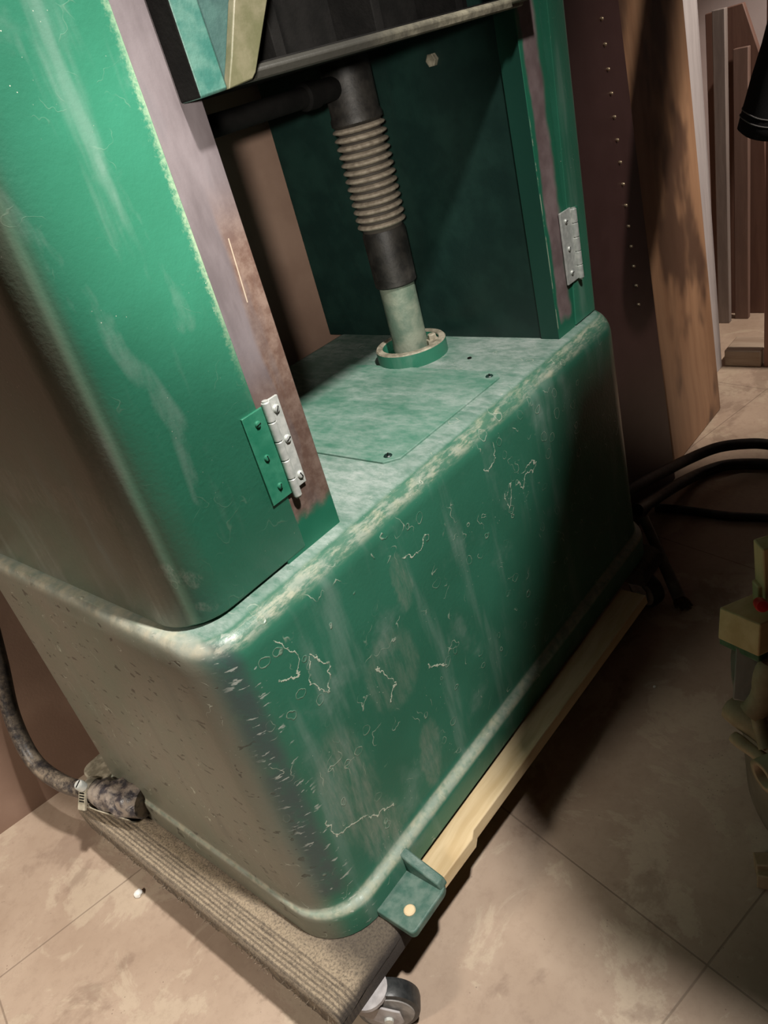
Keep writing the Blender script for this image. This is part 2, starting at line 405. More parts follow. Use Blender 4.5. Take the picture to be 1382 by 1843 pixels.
M['fork'] = plain('pale grey caster plastic', (0.34, 0.32, 0.32), (0.48, 0.46, 0.46), 0.5, 0, 60, 0.15)
M['wheel'] = plain('dusty grey wheel', (0.20, 0.19, 0.18), (0.34, 0.32, 0.30), 0.6, 0, 60, 0.2)
M['tyre'] = plain('black tread', (0.014, 0.016, 0.017), (0.04, 0.042, 0.042), 0.4, 0, 80, 0.1)
M['tub'] = plain('dusty beige tub', (0.20, 0.165, 0.115), (0.29, 0.245, 0.180), 0.65, 0, 30, 0.2)
M['red'] = plain('red paint', (0.50, 0.012, 0.012), (0.60, 0.02, 0.02), 0.4, 0, 80, 0.0)
M['greenedge'] = plain('green painted wood', (0.035, 0.10, 0.04), (0.08, 0.15, 0.07), 0.6, 0, 90, 0.3)
M['frayed'] = plain('frayed brown fibre', (0.07, 0.035, 0.018), (0.14, 0.075, 0.04), 0.9, 0, 200, 0.5)
M['greyrod'] = plain('dusty grey rod', (0.12, 0.105, 0.09), (0.20, 0.18, 0.155), 0.6, 0, 40, 0.3)
M['white'] = plain('white flake', (0.75, 0.74, 0.70), (0.85, 0.84, 0.80), 0.7, 0, 200, 0.1)

def cable_mat():
    g = G('dusty black rubber cable')
    d = g.mul(g.rng(g.noise(45, 8, 0.85), 0.40, 0.68), 0.75)
    nx, ny, nz = g.norm()
    d = g.mul(d, g.rng(nz, -0.2, 0.7, 0.25, 1.0))
    c = g.mix(d, (0.022, 0.020, 0.022), (0.34, 0.27, 0.19))
    g.bump(g.noise(200, 3), 0.2, 0.001)
    return g.out(c, g.rng(d, 0, 1, 0.38, 0.8))
M['cable'] = cable_mat()
def tape_mat():
    g = G('crumpled dusty tape')
    n = g.noise(70, 5, 0.6)
    c = g.mix(g.rng(n, 0.4, 0.62), (0.045, 0.042, 0.050), (0.27, 0.225, 0.185))
    g.bump(g.noise(90, 4), 0.6, 0.004)
    return g.out(c, g.rng(n, 0.4, 0.62, 0.3, 0.7))
M['tape'] = tape_mat()
def carpet_mat():
    g = G('dusty ribbed rubber matting')
    X, Y, Z = g.xyz()
    nx, ny, nz = g.norm()
    # sawdust lies thick on the upper outer margin, thinner beside the casting
    dust = g.rng(g.add(X, g.mul(g.sub(g.noise(60, 4), 0.5), 0.02)), 0.012, -0.022, 0.25, 1.0)
    dust = g.mul(dust, g.mx(g.rng(nz, 0.45, 0.9, 0.12, 1.0), g.rng(nx, -0.3, -0.8, 0.0, 0.6)))
    rib = g.mt('COSINE', g.mul(g.sub(X, -0.046), 2 * PI / 0.0048))
    rib = g.mx(g.rng(rib, -0.7, 0.5, 0.5, 1.0), g.rng(X, -0.024, -0.020))
    dust = g.mul(dust, rib)
    dust = g.mul(dust, g.rng(g.noise(420, 4, 0.7), 0.3, 0.6, 0.35, 1.0))
    c = g.mix(dust, (0.040, 0.033, 0.030), (0.46, 0.37, 0.26))
    g.bump(g.noise(500, 4, 0.8), 0.8, 0.003)
    return g.out(c, 0.95)
M['carpet'] = carpet_mat()

# ------------------------------------------------------------------ mesh helpers
def tag(o, label=None, cat=None, group=None, kind=None):
    if label: o['label'] = label
    if cat: o['category'] = cat
    if group: o['group'] = group
    if kind: o['kind'] = kind
    return o
def thing(name, label, cat, loc=(0, 0, 0), group=None):
    o = bpy.data.objects.new(name, None); COL.objects.link(o); o.location = loc
    o.empty_display_size = 0.05
    return tag(o, label, cat, group)
def obj(name, bm, mat, parent=None, smooth=False, bevel=0.0, seg=2, angle=35, subsurf=0):
    bmesh.ops.recalc_face_normals(bm, faces=bm.faces)
    me = bpy.data.meshes.new(name); bm.to_mesh(me); bm.free()
    for mm in (mat if isinstance(mat, (list, tuple)) else [mat]): me.materials.append(mm)
    o = bpy.data.objects.new(name, me); COL.objects.link(o)
    if parent:
        o.parent = parent
        off = Vector(parent.location); q = parent.parent
        while q: off += Vector(q.location); q = q.parent
        me.transform(Matrix.Translation(-off))
    if smooth or bevel:
        for p in me.polygons: p.use_smooth = True
        me.set_sharp_from_angle(angle=math.radians(angle))
    if bevel:
        b = o.modifiers.new('bevel', 'BEVEL'); b.width = bevel; b.segments = seg
        b.limit_method = 'ANGLE'; b.angle_limit = math.radians(40)
        for p in me.polygons: p.use_smooth = True
    if subsurf:
        b = o.modifiers.new('sub', 'SUBSURF'); b.levels = subsurf; b.render_levels = subsurf
    return o
def add_box(bm, x0, x1, y0, y1, z0, z1, mat=None):
    vs = [bm.verts.new((x, y, z)) for z in (z0, z1) for y in (y0, y1) for x in (x0, x1)]
    if mat is not None:
        for v in vs: v.co = mat @ v.co
    for f in ((0, 2, 3, 1), (4, 5, 7, 6), (0, 1, 5, 4), (2, 6, 7, 3), (0, 4, 6, 2), (1, 3, 7, 5)):
        bm.faces.new([vs[i] for i in f])
    return vs
def box(x0, x1, y0, y1, z0, z1, mat=None):
    bm = bmesh.new(); add_box(bm, x0, x1, y0, y1, z0, z1, mat); return bm
def hexa(pts):
    """eight corners: bottom four in order, top four in order"""
    bm = bmesh.new(); vs = [bm.verts.new(p) for p in pts]
    for f in ((3, 2, 1, 0), (4, 5, 6, 7), (0, 1, 5, 4), (1, 2, 6, 5), (2, 3, 7, 6), (3, 0, 4, 7)):
        bm.faces.new([vs[i] for i in f])
    return bm
def rrect(x0, x1, y0, y1, rs, n=8):
    """rounded rectangle outline, rs = radii at (x0y0, x1y0, x1y1, x0y1)"""
    out = []
    cs = ((x0, y0, 1, 1, PI), (x1, y0, -1, 1, 1.5 * PI), (x1, y1, -1, -1, 0), (x0, y1, 1, -1, 0.5 * PI))
    for (x, y, sx, sy, a0), r in zip(cs, rs):
        cx, cy = x + sx * r, y + sy * r
        for k in range(n + 1):
            a = a0 + 0.5 * PI * k / n
            out.append((cx + r * math.cos(a), cy + r * math.sin(a)))
    return out
def loft(bm, rings, cap=True, closed=True):
    R_ = [[bm.verts.new(p) for p in r] for r in rings]
    n = len(R_[0])
    for a, b in zip(R_[:-1], R_[1:]):
        for i in range(n if closed else n - 1):
            j = (i + 1) % n
            bm.faces.new((a[i], a[j], b[j], b[i]))
    if cap:
        bm.faces.new(R_[0][::-1]); bm.faces.new(R_[-1])
    return R_
def lathe(bm, prof, center, axis='Z', n=40, cap=True):
    c = Vector(center); rings = []
    for r, h in prof:
        ring = []
        for k in range(n):
            a = 2 * PI * k / n; p, q = r * math.cos(a), r * math.sin(a)
            ring.append(c + Vector({'Z': (p, q, h), 'X': (h, p, q), 'Y': (p, h, q)}[axis]))
        rings.append(ring)
    return loft(bm, rings, cap)
def tube(bm, pts, r, n=12, cap=True):
    P = [Vector(p) for p in pts]
    rad = r if isinstance(r, (list, tuple)) else [r] * len(P)
    up = None; rings = []
    for i, p in enumerate(P):
        d = (P[min(i + 1, len(P) - 1)] - P[max(i - 1, 0)]).normalized()
        if up is None:
            up = d.orthogonal().normalized()
        up = (up - d * up.dot(d)).normalized(); w = d.cross(up)
        rings.append([p + (up * math.cos(2 * PI * k / n) + w * math.sin(2 * PI * k / n)) * rad[i] for k in range(n)])
    return loft(bm, rings, cap)
def spline(pts, k=10):
    P = [Vector(p) for p in pts]; P = [2 * P[0] - P[1]] + P + [2 * P[-1] - P[-2]]; out = []
    for i in range(1, len(P) - 2):
        a, b, c, d = P[i - 1:i + 3]
        for s in range(k):
            t = s / k
            out.append(0.5 * ((2 * b) + (c - a) * t + (2 * a - 5 * b + 4 * c - d) * t * t + (3 * b - a - 3 * c + d) * t ** 3))
    out.append(P[-2]); return out
def prism(bm, poly, y0, y1, axis='Y'):
    """extrude a closed outline; axis is the extrusion direction"""
    def P(a, b, h): return {'Y': (a, h, b), 'X': (h, a, b), 'Z': (a, b, h)}[axis]
    return loft(bm, [[P(a, b, y0) for a, b in poly], [P(a, b, y1) for a, b in poly]])
def struct(name, bm, mat):
    return tag(obj(name, bm, mat), kind='structure')

# ------------------------------------------------------------------ the room
fl = struct('floor', box(-2.2, 2.9, -2.2, 1.5, ZF - 0.05, ZF), M['floor'])
def wall_slab(p, q, th):
    a, b = Vector((*p, 0)), Vector((*q, 0)); n = Vector((-(b - a).y, (b - a).x, 0)).normalized() * th
    pts = [a, b, b + n, a + n]
    return hexa([(v.x, v.y, ZF) for v in pts] + [(v.x, v.y, 2.4) for v in pts])
struct('wall_back', wall_slab((-2.2, 1.031), (0.95, 0.476), 0.08), M['wall'])
struct('wall_back_right', wall_slab((0.95, 0.476), (2.75, 0.476), 0.08), M['wall'])
struct('wall_right', wall_slab((2.15, 0.46), (2.15, -2.2), 0.08), M['plaster'])
struct('wall_left', wall_slab((-2.1, -2.2), (-2.1, 0.89), 0.08), M['wall'])
struct('wall_front', wall_slab((2.23, -2.2), (-2.18, -2.2), 0.08), M['wall'])
struct('ceiling', box(-2.2, 2.3, -2.3, 1.0, 2.4, 2.45), M['ceiling'])

# ------------------------------------------------------------------ the planer
H = 0.36
PL = thing('thickness_planer', 'green cast iron thickness planer with two columns and a dusty box base', 'machine')
def base_mesh():
    bm = bmesh.new(); rings = []
    lv = [(0.0, -0.036), (0.0, -0.009), (0.0012, -0.004), (0.004, -0.0005), (0.0075, 0.0008), (0.0105, 0.0022), (0.0125, 0.006), (0.0135, 0.014),
          (0.0150, 0.08), (0.0170, 0.20), (0.0185, 0.30), (0.0190, 0.332)]
    for k in range(1, 9):
        a = 0.5 * PI * k / 8
        lv.append((0.0190 + 0.026 * (1 - math.cos(a)), 0.332 + 0.028 * math.sin(a)))
    for d, z in lv:
        r = 0.062 - d * 0.6
        dx = d * 0.45
        rings.append([(x, y, z) for x, y in rrect(-0.006 + dx, 0.785 - d * 0.3, -0.006 + d, 0.487 - d, (r, r, r, r), 10)])
    loft(bm, rings)
    return bm
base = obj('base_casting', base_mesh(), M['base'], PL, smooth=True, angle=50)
# foot lug at the front left
bm = bmesh.new()
prism(bm, rrect(0.050, 0.116, -0.056, 0.02, (0.006, 0.014, 0.002, 0.002), 5), -0.0372, -0.027, 'Z')
prism(bm, [(0.010, -0.0285), (0.010, -0.002), (-0.004, -0.002), (-0.016, -0.008), (-0.050, -0.020), (-0.054, -0.0285)], 0.1035, 0.1155, 'X')
lug = obj('foot_lug', bm, M['lug'], base, bevel=0.0025, seg=3)
lug['label'] = 'dusty green bolt lug at the front foot'
bm = bmesh.new(); lathe(bm, [(0.0065, -0.0290), (0.0065, -0.0258), (0.0052, -0.0246)], (0.0685, -0.037, 0), n=20)
obj('plug', bm, M['palewood'], base, smooth=True)['label'] = 'pale plug in the lug hole'
# rear left lug peeping out behind the cable
bm = bmesh.new(); prism(bm, rrect(-0.022, 0.03, 0.425, 0.475, (0.016, 0.002, 0.002, 0.016), 5), -0.036, 0.006, 'Z')
obj('foot_lug', bm, M['dustmetal'], base, bevel=0.003)
# inspection plate
bm = bmesh.new()
x0, x1, y0, y1, c = 0.3154, 0.5488, 0.0615, 0.330, 0.014
prism(bm, [(x0 + c, y0), (x1 - c, y0), (x1, y0 + c), (x1, y1), (x0, y1), (x0, y0 + c)], H - 0.002, H + 0.0026, 'Z')
plate = obj('inspection_plate', bm, M['plate'], PL, bevel=0.0008)
def screw(x, y, z, r, parent, axis='Z', mat=None, rot=0.6):
    bm = bmesh.new()
    lathe(bm, [(r, -0.001), (r, 0.0008), (r * 0.8, 0.0018), (r * 0.3, 0.0022)], (0, 0, 0), n=20)
    o1 = bmesh.new()
    me = bm
    add_box(me, -r * 0.75, r * 0.75, -r * 0.13, r * 0.13, 0.0019, 0.0024, Matrix.Rotation(rot, 4, 'Z'))
    o1.free()
    T = Matrix.Translation((x, y, z))
    if axis == '-Y': T = T @ Matrix.Rotation(PI / 2, 4, 'X')
    me.transform(T)
    me.faces.ensure_lookup_table()
    o = obj('screw', me, [mat or M['zinc'], M['black_and_shade']], parent, smooth=True)
    for p in o.data.polygons[-6:]: p.material_index = 1
    return o
screw(0.3290, 0.0790, H + 0.0022, 0.0050, plate, mat=M['dark_green'])
screw(0.5345, 0.0765, H + 0.0022, 0.0050, plate, mat=M['dark_green'])
bm = bmesh.new(); lathe(bm, [(0.003, H - 0.001), (0.003, H + 0.0012)], (0.5893, 0.1433, 0.3600)[:2] + (0,), n=16)
obj('oil_hole_plug', bm, M['black_and_shade'], PL, smooth=True)

# left column: casting with machined face, and a hinged cover with rounded corners
TOP = 0.96
YC = 0.045
bm = box(0.135, 0.2088, YC, 0.475, H - 0.001, TOP)
colL = obj('column', bm, M['steel'], PL, bevel=0.0008)
colL['label'] = 'left column casting with bare steel front face'
bm = bmesh.new(); rings = []
for z in (H + 0.0035, H + 0.006, TOP):
    d = 0.0015 if z < H + 0.005 else 0.0
    rings.append([(x, y, z) for x, y in rrect(0.0193 + d, 0.1595, YC - 0.0012 + d, 0.478 - d, (0.046, 0.0008, 0.004, 0.030), 10)])
loft(bm, rings)
covL = obj('column_cover', bm, M['left'], PL, smooth=True, angle=40)
covL['label'] = 'bright green rounded cover of the left column'
# right column
bm = bmesh.new()
add_box(bm, 0.6585, 0.712, YC, 0.0725, H - 0.001, TOP)
add_box(bm, 0.6612, 0.712, 0.0715, 0.475, H - 0.001, TOP)
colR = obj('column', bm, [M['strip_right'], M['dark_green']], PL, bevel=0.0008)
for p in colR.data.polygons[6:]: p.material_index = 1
colR['label'] = 'right column casting with half painted front strip'
bm = bmesh.new(); rings = []
for z, xa, xb in ((H + 0.002, 0.7040, 0.7690), (0.5, 0.7160, 0.7720), (TOP, 0.7400, 0.7790)):
    rings.append([(x, y, z) for x, y in rrect(xa, xb, YC - 0.0016, 0.478, (0.0008, 0.012, 0.03, 0.004), 8)])
loft(bm, rings)
covR = obj('column_cover', bm, M['green'], PL, smooth=True, angle=40)
# small bolt head high on the right column's inner face
bm = bmesh.new(); lathe(bm, [(0.0075, 0.002), (0.0075, -0.006), (0.006, -0.007)], (0.6612, 0.1634, 0.7110), 'X', n=6)
obj('bolt', bm, M['dustmetal'], PL)['label'] = 'dusty bolt head high on the right column'

def hinge(xp, z0, z1, la, lb, za, zb, xr0, xr1, za2, zb2, y, right_painted, screws_right, screws_left):
    """la..lb leaf left of the pin, xr0..xr1 leaf right of it"""
    r = bpy.data.objects.new('hinge', None); COL.objects.link(r); r.parent = PL
    bm = box(la, lb, y - 0.0022, y + 0.0005, za, zb)
    L_ = obj('leaf', bm, M['zinc'] if right_painted else M['zincdk'], r, bevel=0.0004)
    bm = box(xr0, xr1, y - 0.0022, y + 0.0005, za2, zb2)
    R2 = obj('leaf', bm, M['zincdk'] if right_painted else M['zinc'], r, bevel=0.0004)
    bm = bmesh.new(); n = 5; st = (z1 - z0) / n
    for k in range(n):
        lathe(bm, [(0.0036, z0 + k * st + 0.0006), (0.0040, z0 + k * st + 0.0010), (0.0040, z0 + (k + 1) * st - 0.0008), (0.0036, z0 + (k + 1) * st - 0.0004)], (xp, y - 0.0042, 0), n=16)
    lathe(bm, [(0.0028, z0 - 0.001), (0.0028, z1 + 0.001)], (xp, y - 0.0042, 0), n=12)
    obj('pin_barrel', bm, M['zinc'], r, smooth=True)
    for (x, z) in screws_right: screw(x, y - 0.0022, z, 0.0036, r, '-Y', M['zinc'], random.random() * 3)
    for (x, z) in screws_left: screw(x, y - 0.0022, z, 0.0030, r, '-Y', M['zinc'] if right_painted else M['zincdk'], random.random() * 3)
    return r
yl = YC - 0.0012
h1 = hinge(0.1672, 0.4165, 0.5105, 0.1400, 0.1655, 0.4215, 0.5070, 0.1690, 0.1835, 0.4225, 0.5095, yl, False,
      [(0.1775, 0.4990), (0.1785, 0.4690), (0.1790, 0.4320)], [(0.1535, 0.4960), (0.1505, 0.4650), (0.1535, 0.4350)])
h1['label'] = 'hinge on the left column, one leaf painted green'
h2 = hinge(0.7240, 0.4190, 0.5090, 0.6935, 0.7215, 0.4200, 0.5110, 0.7265, 0.7400, 0.4200, 0.5080, YC - 0.0018, True,
      [], [(0.7050, 0.4985), (0.7050, 0.4640), (0.7050, 0.4330)])
h2['label'] = 'hinge on the right column'

# elevating screws with rubber bellows
def elevator(cx, cy):
    bm = bmesh.new()
    lathe(bm, [(0.0505, H - 0.001), (0.0505, H + 0.0195), (0.0490, H + 0.0215), (0.0415, H + 0.0215), (0.0405, H + 0.0200), (0.0405, H + 0.006), (0.001, H + 0.006)], (cx, cy, 0), n=56)
    ring = obj('screw_flange', bm, [M['green'], M['dustmetal']], PL, smooth=True, angle=30)
    for p in ring.data.polygons:
        c = p.center; rr = math.hypot(c.x - cx, c.y - cy)
        if c.z > H + 0.0203 and rr > 0.040: p.material_index = 1
    bm = bmesh.new()
    bx, by = cx + 0.012, cy - 0.031
    lathe(bm, [(0.0095, H + 0.006), (0.0095, H + 0.0215), (0.006, H + 0.0215), (0.006, H + 0.028), (0.005, H + 0.029)], (bx, by, 0), n=6)
    obj('bolt', bm, M['dustmetal'], ring)
    bm = bmesh.new()
    lathe(bm, [(0.0255, H + 0.004), (0.0255, H + 0.020), (0.0245, H + 0.024), (0.0245, 0.50)], (cx, cy, 0), n=40)
    obj('screw_tube', bm, M['tube'], PL, smooth=True)
    bm = bmesh.new()
    lathe(bm, [(0.0270, 0.466), (0.0285, 0.468), (0.0290, 0.535), (0.0275, 0.540)], (cx, cy, 0), n=40)
    obj('table_shadow_band', bm, M['rubber'], PL, smooth=True)  # black band: the table's shadow on the screw, built as a sleeve
    bm = bmesh.new(); prof = [(0.0265, 0.538)]
    n = 13; z0, z1 = 0.543, 0.668; st = (z1 - z0) / n
    for k in range(n):
        zc = z0 + (k + 0.5) * st; R1 = 0.0325 + 0.0012 * k / n
        for t, f in ((-0.48, 0), (-0.30, 0.35), (-0.20, 0.75), (-0.08, 0.97), (0.04, 1.0), (0.16, 0.86), (0.28, 0.45), (0.40, 0.08)):
            prof.append((0.0265 + (R1 - 0.0265) * f, zc + t * st))
    prof.append((0.0265, z1))
    lathe(bm, prof, (cx, cy, 0), n=48)
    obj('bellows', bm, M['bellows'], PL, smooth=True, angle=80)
    bm = bmesh.new()
    lathe(bm, [(0.0275, 0.666), (0.0325, 0.670), (0.0325, 0.676), (0.0305, 0.680), (0.0305, 0.755)], (cx, cy, 0), n=40)
    obj('upper_cuff', bm, M['rubber'], PL, smooth=True)
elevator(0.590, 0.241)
elevator(0.278, 0.241)  # second screw, unseen behind the left column, added for its shadow
# cross shaft under the table
bm = bmesh.new(); lathe(bm, [(0.0112, 0.205), (0.0112, 0.52)], (0, 0.241, 0.7115), 'X', n=24)
obj('cross_shaft', bm, M['black_and_shade'], PL, smooth=True)
bm = bmesh.new(); lathe(bm, [(0.0112, 0.508), (0.0150, 0.510), (0.0150, 0.530), (0.013, 0.532), (0.013, 0.562)], (0, 0.241, 0.7115), 'X', n=24)
obj('shaft_collar', bm, M['black_and_shade'], PL, smooth=True)

# table between the columns
bm = bmesh.new()
add_box(bm, 0.212, 0.655, 0.040, 0.470, 0.738, 0.750)
for xr in (0.30, 0.43, 0.56): add_box(bm, xr, xr + 0.012, 0.05, 0.46, 0.749, 0.80)
add_box(bm, 0.212, 0.655, 0.10, 0.115, 0.749, 0.96)
obj('table', bm, M['black_and_shade'], PL, bevel=0.001)  # near-black table: shade from the head above is put into its colour
bm = bmesh.new()
prism(bm, [(0.030, 0.738), (0.046, 0.738), (0.046, 0.7485), (0.032, 0.7485), (0.028, 0.745)], 0.214, 0.653, 'X')
obj('table_lip', bm, M['lip'], PL, bevel=0.0015)
# slide bracket in front of the left column
bm = hexa([(0.188, 0.020, 0.7365), (0.215, 0.020, 0.7375), (0.215, YC - 0.0005, 0.7375), (0.188, YC - 0.0005, 0.7365),
           (0.186, 0.020, TOP), (0.206, 0.020, TOP), (0.206, YC - 0.0005, TOP), (0.186, YC - 0.0005, TOP)])
br = obj('slide_bracket', bm, [M['teal'], M['black_and_shade']], PL, bevel=0.002)
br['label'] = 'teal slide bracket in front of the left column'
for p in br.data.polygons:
    if p.normal.x < -0.8: p.material_index = 1  # left face blackened: its shade is painted on
bm = hexa([(0.2145, 0.027, 0.7375), (0.2165, 0.027, 0.7375), (0.2165, 0.044, 0.7375), (0.2145, 0.044, 0.7375),
           (0.204, 0.034, 0.90), (0.335, 0.0265, 0.90), (0.335, 0.046, 0.90), (0.204, 0.046, 0.90)])
obj('bracket_web', bm, M['dark_teal'], br, bevel=0.0008)  # shadow face of the bracket, its shade painted as darker teal
bm = bmesh.new()
prism(bm, [(0.2150, 0.7375), (0.2400, 0.7395), (0.2450, 0.7430), (0.2760, 0.785), (0.330, 0.86), (0.300, 0.86), (0.2440, 0.789), (0.2265, 0.757)], 0.0195, 0.027)
gs = obj('bracket_gusset', bm, M['olive'], br, bevel=0.001)
gs['label'] = 'olive stained slanting gusset of the bracket'
# its twin on the right
bm = box(0.628, 0.672, 0.018, YC - 0.0005, 0.742, TOP)
br2 = obj('slide_bracket', bm, M['lip'], PL, bevel=0.002)
# cutterhead housing above, out of sight, carried by the columns
bm = box(0.03, 0.765, 0.03, 0.49, TOP, 1.12)
obj('upper_housing', bm, M['green'], PL, bevel=0.01)

# ------------------------------------------------------------------ dolly under the machine
DO = thing('machine_dolly', 'low dolly with dusty ribbed rubber matting wrapped over its runner, under the machine', 'dolly', (0, 0, ZF))
def runner(xa, xb, ya, yb, seed):
    bm = bmesh.new(); rings = []
    # cross section in x-z with ribs along y on the outer top margin
    sec = []
    zt, zb = -0.0375, -0.069
    nx = 60
    for k in range(nx + 1):
        t = k / nx; x = xa + (xb - xa) * t
        z = zt
        e = min(x - xa, xb - x)
        if e < 0.008: z -= 0.008 - math.sqrt(max(0, 0.008 ** 2 - (0.008 - e) ** 2))
        if 0.006 < x - xa < 0.030: z += 0.0008 * math.cos((x - xa - 0.006) / 0.0048 * 2 * PI) - 0.0008
        sec.append((x, z))
    sec += [(xb, zt - 0.016), (xb, zb), (xa, zb), (xa, zt - 0.016)]
    n = 150
    for j in range(n + 1):
        t = j / n; y = ya + (yb - ya) * t
        e = y - ya; drop = 0.0
        if e < 0.020: drop = 0.022 - math.sqrt(max(0, 0.022 ** 2 - (0.020 - e) ** 2))
        ring = []
        for (x, z) in sec:
            q = noise.noise((x * 90, y * 90, z * 90 + seed)) * 0.0016 + noise.noise((x * 330, y * 330, z * 330 + seed)) * 0.0008
            top = z > zt - 0.013
            # keep the mat just below the casting that sits on it
            z2 = min(z - (drop if top else 0), zt - 0.0002) + (q if top and x < -0.008 else 0.0)
            ring.append((x + (q * 1.3 if not top else 0), y + (q if j == 0 else 0), z2))
        rings.append(ring)
    loft(bm, rings)
    return bm
rn = obj('runner', runner(-0.052, 0.064, -0.034, 0.470, 1.0), M['carpet'], DO, smooth=True, angle=60)
obj('runner', runner(0.700, 0.772, -0.020, 0.470, 4.0), M['carpet'], DO, smooth=True, angle=60)
# loose fibres along the outer edge
bm = bmesh.new()
for k in range(95):
    y = random.uniform(-0.03, 0.42); z = random.uniform(-0.066, -0.045)
    a = Vector((-0.0515, y, z)); d = Vector((-random.uniform(0.002, 0.007), random.uniform(-0.006, 0.006), random.uniform(-0.006, 0.003)))
    tube(bm, [a, a + d * 0.6 + Vector((0, 0, 0.001)), a + d], 0.00028, 4)
obj('loose_fibres', bm, M['carpet'], rn)['kind'] = 'stuff'
bm = bmesh.new(); add_box(bm, 0.06, 0.705, 0.30, 0.36, -0.069, -0.038)
obj('cross_bar', bm, M['palewood'], DO, bevel=0.002)
def caster(cx, cy, ang, wz=ZF, r=0.030, label=None):
    """small swivel caster; ang is the direction of its wheel axis"""
    c = bpy.data.objects.new('caster', None); COL.objects.link(c); c.parent = DO; c.location = Vector((cx, cy, -0.069)) - DO.location
    bpy.context.view_layer.update()
    T = Matrix.Translation((cx, cy, 0)) @ Matrix.Rotation(ang, 4, 'Z')
    zc = wz + r
    off = 0.016
    def put(name, bm, mat, par, **k):
        bm.transform(T); return obj(name, bm, mat, par, **k)
    bm = bmesh.new(); lathe(bm, [(0.022, -0.0735), (0.022, -0.0690)], (0, 0, 0), n=24); lathe(bm, [(0.016, -0.080), (0.018, -0.0735)], (0, 0, 0), n=24)
    put('swivel', bm, M['fork'], c, smooth=True)
    # wheel: axis along local x, trailing towards local -y
    bm = bmesh.new(); lathe(bm, [(r * 0.35, -0.0120), (r * 0.80, -0.0115), (r * 0.84, -0.009), (r * 0.84, 0.009), (r * 0.80, 0.0115), (r * 0.35, 0.0120)], (0, -off, zc), 'X', n=40)
    w = put('wheel', bm, M['wheel'], c, smooth=True)
    bm = bmesh.new(); lathe(bm, [(r * 0.80, -0.0105), (r * 0.97, -0.0095), (r, -0.006), (r, 0.006), (r * 0.97, 0.0095), (r * 0.80, 0.0105)], (0, -off, zc), 'X', n=40, cap=False)
    put('tread', bm, M['tyre'], c, smooth=True)
    bm = bmesh.new()
    for s in (-1, 1):
        poly = [(0.020, -0.079), (-0.012, -0.079), (-0.030, zc + 0.010), (-0.030, zc - 0.010), (-off - 0.004, zc - 0.016), (-off + 0.008, zc - 0.008), (0.010, zc + 0.012)]
        prism(bm, poly, s * 0.0140, s * 0.0165, 'X')
    add_box(bm, -0.0165, 0.0165, -0.010, 0.016, -0.0815, -0.0785)
    put('fork', bm, M['fork'], c, bevel=0.001)
    bm = bmesh.new(); lathe(bm, [(0.005, -0.0195), (0.005, 0.0195)], (0, -off, zc), 'X', n=10)
    put('axle', bm, M['zinc'], c, smooth=True)
    return c
caster(-0.006, -0.024, math.radians(38), r=0.033)['label'] = 'pale grey caster under the near corner'
caster(0.742, 0.010, math.radians(-20))

# pine strip lying along the front, under the base edge
bm = bmesh.new()
poly = [(0.110, -0.043), (0.178, -0.045), (0.188, -0.040), (0.650, -0.048), (0.650, -0.006), (0.110, -0.006)]
loft(bm, [[(x, y, -0.0525) for x, y in poly], [(x, y + (0.003 if y < -0.02 else 0), -0.0385) for x, y in poly]])
for v in bm.verts:
    if v.co.x > 0.3: v.co.z -= 0.004 * (v.co.x - 0.3)
tag(obj('pine_strip', bm, M['palewood'], bevel=0.0012), 'pale pine strip sticking out along the front edge beneath the green base', 'wood strip')

# ------------------------------------------------------------------ supply cable on the left
CB = thing('power_cable', 'dusty black power cable with hose clamp entering the machine at lower left', 'cable', (-0.04, 0.46, 0))
pts = [(0.03, 0.595, 0.30), (0.0144, 0.6000, 0.2245), (-0.0074, 0.6000, 0.1451), (-0.0346, 0.5850, 0.0727), (-0.0492, 0.5500, 0.0157), (-0.0460, 0.4900, -0.0008), (-0.0327, 0.4400, -0.0049), (-0.0210, 0.4000, -0.0033)]
bm = bmesh.new(); tube(bm, spline(pts, 8), 0.0115, 16)
obj('cable', bm, M['cable'], CB, smooth=True)
E1 = Vector((-0.0327, 0.4400, -0.0049)); E2 = Vector((-0.0018, 0.3450, -0.0031))
def sleeve():
    bm = bmesh.new(); P = []; rad = []
    n = 18
    for k in range(n + 1):
        t = k / n; P.append(E1.lerp(E2, t)); rad.append(0.0150 + 0.0095 * min(1, t * 1.6) - 0.004 * max(0, t - 0.85) / 0.15)
    R_ = tube(bm, P, rad, 28)
    d = (E2 - E1).normalized()
    for ring in R_:
        for v in ring:
            ax = E1 + d * (v.co - E1).dot(d); q = v.co - ax
            f = 1 + 0.22 * noise.noise(v.co * 55) + 0.10 * noise.noise(v.co * 150)
            v.co = ax + q * f
    return bm
obj('taped_sleeve', sleeve(), M['tape'], CB, smooth=True, angle=60)['label'] = 'crumpled dusty taped sleeve'
# half gutter of sheet metal under the sleeve
dv = (E2 - E1).normalized(); up = Vector((0, 0, 1)); up = (up - dv * up.dot(dv)).normalized(); sd = dv.cross(up)
bm = bmesh.new(); rings = []
for t in (0.0, 0.3, 0.9):
    c = E1.lerp(E2, t); rr = 0.0175 + 0.009 * min(1, t * 1.6); ro = rr + 0.0014
    arc = [PI * (1.22 + 0.72 * k / 12) for k in range(13)]
    ring = [c + (sd * math.cos(a) + up * math.sin(a)) * rr for a in arc] + [c + (sd * math.cos(a) + up * math.sin(a)) * ro for a in reversed(arc)]
    rings.append(ring)
loft(bm, rings)
obj('metal_gutter', bm, M['dustmetal'], CB, smooth=True, angle=30)
